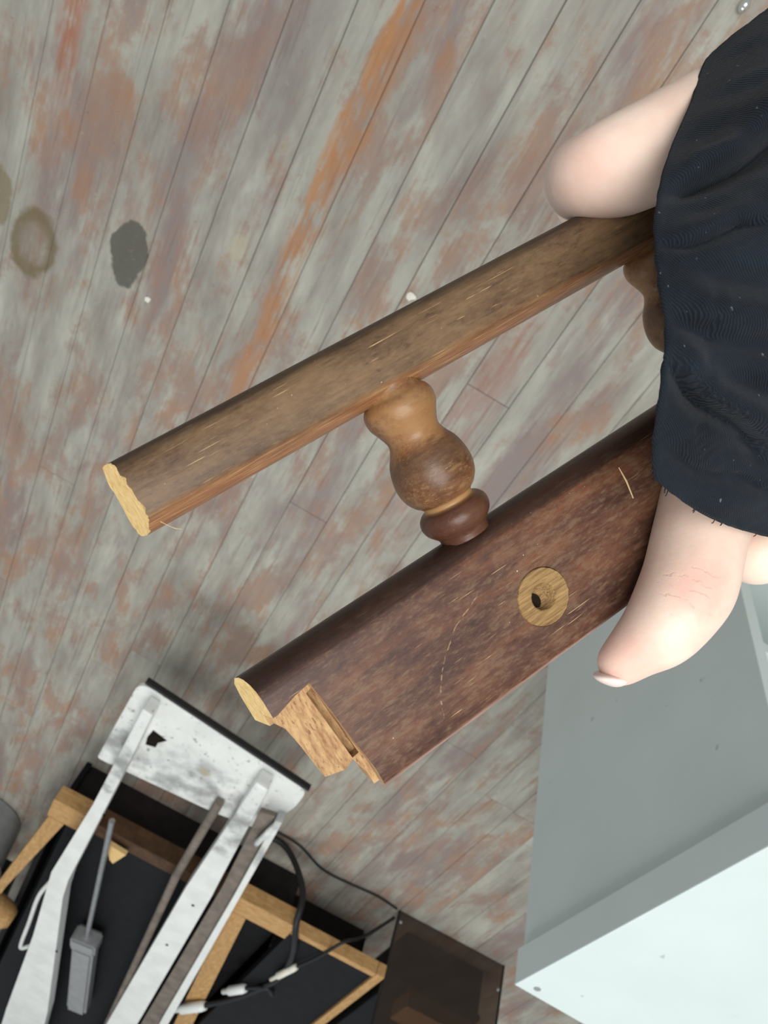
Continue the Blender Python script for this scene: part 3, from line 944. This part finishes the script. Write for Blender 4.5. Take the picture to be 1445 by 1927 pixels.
# torn lip along the outside of the near rail
bm = bmesh.new()
tube(bm, spline([(0.106, 2.26, 0.262), (0.119, 2.40, 0.25), (0.111, 2.59, 0.245), (0.102, 2.77, 0.243), (0.078, 2.72, 0.250)], 6), 0.006, 8)
fobj('torn_lip', bm, M['white_frame'], fr, True)
bm = bmesh.new()
tube(bm, spline([(-0.280, 1.545, 0.25), (-0.272, 1.57, 0.262), (-0.268, 1.62, 0.264), (-0.268, 1.665, 0.255)], 6), [0.003] + [0.007] * 17 + [0.003], 8)
fobj('loose_lip', bm, M['white_frame'], fr, True)
for (x, y) in ((0.063, 1.82), (0.055, 1.98), (-0.235, 2.0), (-0.245, 2.25), (0.0, 2.6)):
    bm = bmesh.new()
    bmesh.ops.create_icosphere(bm, subdivisions=2, radius=0.0045, matrix=Matrix.Translation((x, y, 0.275)) @ Matrix.Diagonal((1, 1.2, 0.4, 1)))
    fobj('rust_spot', bm, M['dark_hole'])

# ------------------------------------------------------------------ grey tool lying in the frame
tl = empty('long_screwdriver', 'steel rod tool with square grey handle lying between the rails of the white metal support', 'tool', loc=(-0.065, 2.6, 0.06))
A0, A1, A2 = Vector((0.042, 1.891, 0.24)), Vector((-0.056, 2.58, 0.215)), Vector((-0.155, 3.10, 0.20))


def tobj(name, bm, m, smooth=False):
    bmesh.ops.translate(bm, verts=bm.verts, vec=(0.065, -2.6, -0.06))
    return obj(name, bm, m, tl, smooth, 40)


bm = bmesh.new(); tube(bm, [A0, A1], 0.0075, 12); tobj('shaft', bm, M['steel'], True)
td = (A2 - A1).normalized()
sx = td.cross(Vector((0, 0, 1))).normalized()
sz = sx.cross(td)


def obox(bm, c0, c1, hw, hh, bev):
    r = bmesh.ops.create_cube(bm, size=1.0)
    mid, ln = (c0 + c1) / 2, (c1 - c0).length
    for v in r['verts']:
        v.co = mid + td * v.co.y * ln + sx * v.co.x * 2 * hw + sz * v.co.z * 2 * hh
    bmesh.ops.bevel(bm, geom=list({e for v in r['verts'] for e in v.link_edges}), offset=bev, segments=2, affect='EDGES')
    return bm


tobj('collar', obox(bmesh.new(), A1 - td * 0.01, A1 + td * 0.05, 0.040, 0.026, 0.006), M['grey_plastic'])
tobj('handle', obox(bmesh.new(), A1 + td * 0.05, A2, 0.034, 0.024, 0.008), M['grey_plastic'])

# ------------------------------------------------------------------ smoked panel leaning in front of the crate
sp = empty('acrylic_panel', 'smoked dark acrylic panel standing upright between crate and bookcase', 'panel',
           Matrix.Translation((-0.790, 2.045, 0)) @ Matrix.Rotation(math.radians(0.0), 4, 'Z') @ Matrix.Rotation(math.radians(-3.0), 4, 'X'))
part('sheet', (-0.345, -0.003, 0.0), (0.0, 0.003, 0.36), M['smoke'], sp, 0.001)
part('frame_edge', (-0.349, -0.004, 0.0), (-0.345, 0.004, 0.36), M['rubber'], sp, 0)
part('frame_edge', (0.0, -0.004, 0.0), (0.004, 0.004, 0.36), M['rubber'], sp, 0)
for x, z in ((-0.008, 0.03), (-0.338, 0.07)):
    bm = bmesh.new()
    bmesh.ops.create_icosphere(bm, subdivisions=2, radius=0.005, matrix=Matrix.Translation((x, -0.003, z)) @ Matrix.Diagonal((1, 0.5, 1, 1)))
    obj('screw', bm, M['steel'], sp, True)
# dark equipment box behind the panel
bb = empty('black_box', 'black box half hidden behind the smoked acrylic panel', 'box', loc=(-0.985, 2.37, 0))
part('body', (-0.13, -0.25, 0), (0.13, 0.3, 0.12), M['black'], bb, 0.006)
part('lid', (-0.135, -0.255, 0.121), (0.135, 0.305, 0.14), M['black'], bb, 0.006)
blk = part('pine_block', (-1.10, 2.125, 0.1402), (-0.90, 2.23, 0.19), M['pine'], None, 0.004)
tag(blk, 'short pine block lying on the black box behind the smoked panel', 'wood block')

# ------------------------------------------------------------------ cables
def cable(name, pts, rad, label, parts=()):
    root = empty(name, label, 'cable', loc=pts[0])
    bm = bmesh.new()
    o = Vector(pts[0])
    tube(bm, [Vector(p) - o for p in spline(pts, 8)], rad, 8)
    obj('cord', bm, M['rubber'], root, True)
    for (a, b, r, m, nm) in parts:
        a, b = Vector(a) - o, Vector(b) - o
        bm = bmesh.new()
        l = (b - a)
        tube(bm, [a, a + l * 0.12, a + l * 0.7, a + l * 0.75, b], [r * 0.8, r, r, r * 0.6, r * 0.55], 10)
        obj(nm, bm, m, root, True)
    return root


cable('audio_cable', [(-0.30, 2.0, 0.02), (-0.40, 1.985, 0.03), (-0.475, 1.955, 0.13), (-0.497, 1.985, 0.205), (-0.551, 2.133, 0.207), (-0.575, 2.30, 0.2), (-0.535, 2.50, 0.2), (-0.465, 2.635, 0.215)], 0.0085,
      'thick black cable with a white plug looping over the crate rail', [((-0.470, 2.625, 0.215), (-0.400, 2.74, 0.222), 0.016, M['white_plastic'], 'plug')])
cable('thin_cable', [(-0.33, 1.98, 0.006), (-0.43, 1.985, 0.006), (-0.53, 2.035, 0.006), (-0.62, 2.035, 0.006), (-0.70, 2.025, 0.006), (-0.775, 2.035, 0.006)], 0.003,
      'thin dark wire running along the floor toward the smoked panel')
cable('jack_cable', [(-0.775, 2.04, 0.03), (-0.70, 2.045, 0.12), (-0.632, 1.98, 0.19), (-0.605, 2.07, 0.208), (-0.582, 2.17, 0.21)], 0.0045,
      'black jack lead with a brass and white tip on the black crate lid', [((-0.580, 2.165, 0.212), (-0.556, 2.295, 0.212), 0.010, M['chip'], 'jack')])
cable('short_cable', [(-0.60, 2.40, 0.2), (-0.575, 2.37, 0.204), (-0.545, 2.40, 0.204), (-0.523, 2.43, 0.206)], 0.006,
      'short black lead ending in a white connector beside the thick cable', [((-0.525, 2.425, 0.206), (-0.483, 2.51, 0.206), 0.014, M['white_plastic'], 'connector')])

# ------------------------------------------------------------------ things cut off by the left edge
def lathe_obj(name, prof, m, parent, seg=32):
    bm = bmesh.new()
    rings = [[bm.verts.new((r * math.cos(2 * math.pi * t / seg), r * math.sin(2 * math.pi * t / seg), z)) for t in range(seg)] for r, z in prof]
    for a, b in zip(rings[:-1], rings[1:]):
        for t in range(seg):
            bm.faces.new((a[t], a[(t + 1) % seg], b[(t + 1) % seg], b[t]))
    bm.faces.new(rings[0][::-1]); bm.faces.new(rings[-1])
    bmesh.ops.recalc_face_normals(bm, faces=bm.faces)
    return obj(name, bm, m, parent, True, 40)


bu = empty('bucket', 'pale grey plastic bucket standing left of the crate', 'bucket', loc=(0.41, 2.64, 0))
lathe_obj('body', [(0.11, 0.0), (0.118, 0.004), (0.145, 0.16), (0.14, 0.16), (0.112, 0.01), (0.01, 0.01)], M['pale_grey'], bu)
lathe_obj('rim', [(0.143, 0.150), (0.152, 0.152), (0.152, 0.164), (0.146, 0.167), (0.141, 0.162), (0.141, 0.152)], M['pale_grey'], bu)
db = bmesh.new()
box(db, (0.245, 2.86, 0), (0.62, 4.2, 0.17), 0.01)
tag(obj('dark_case', db, M['black']), 'black case on the floor beyond the grey bucket', 'case')
bm = bmesh.new()
tube(bm, [(0.252, 2.735, 0.195), (0.225, 2.74, 0.195), (0.185, 2.75, 0.195), (0.165, 2.752, 0.195)], [0.045, 0.045, 0.04, 0.025], 18)
tag(obj('pine_stick', bm, M['pine'], None, True), 'rounded pine stick end lying on the crate rail at the left edge', 'stick')

# ------------------------------------------------------------------ small bits on the floor
def chip(name, x, y, s, label, seed):
    rnd = random.Random(seed)
    bm = bmesh.new()
    n = 8
    prism(bm, [(x + s * rnd.uniform(0.5, 1.1) * math.cos(2 * math.pi * t / n), y + s * rnd.uniform(0.5, 1.1) * math.sin(2 * math.pi * t / n)) for t in range(n)], 0.0008, 0.003)
    return tag(obj(name, bm, M['chip']), label, 'chip')


chip('paint_chip', 0.440, 0.728, 0.0075, 'small pale chip on the floor beside the dark round stain', 3)
chip('paint_chip', 0.035, 0.470, 0.009, 'cream paint chip on the floor just above the top rail of the chair piece', 5)
bm = bmesh.new()
bmesh.ops.create_uvsphere(bm, u_segments=20, v_segments=12, radius=0.0065, matrix=Matrix.Translation((-0.151, -0.0775, 0.0066)) @ Matrix.Diagonal((1, 1.35, 1, 1)))
tag(obj('metal_bead', bm, M['bead'], None, True), 'tiny shiny metal bead on the floor at the top right corner', 'bead')
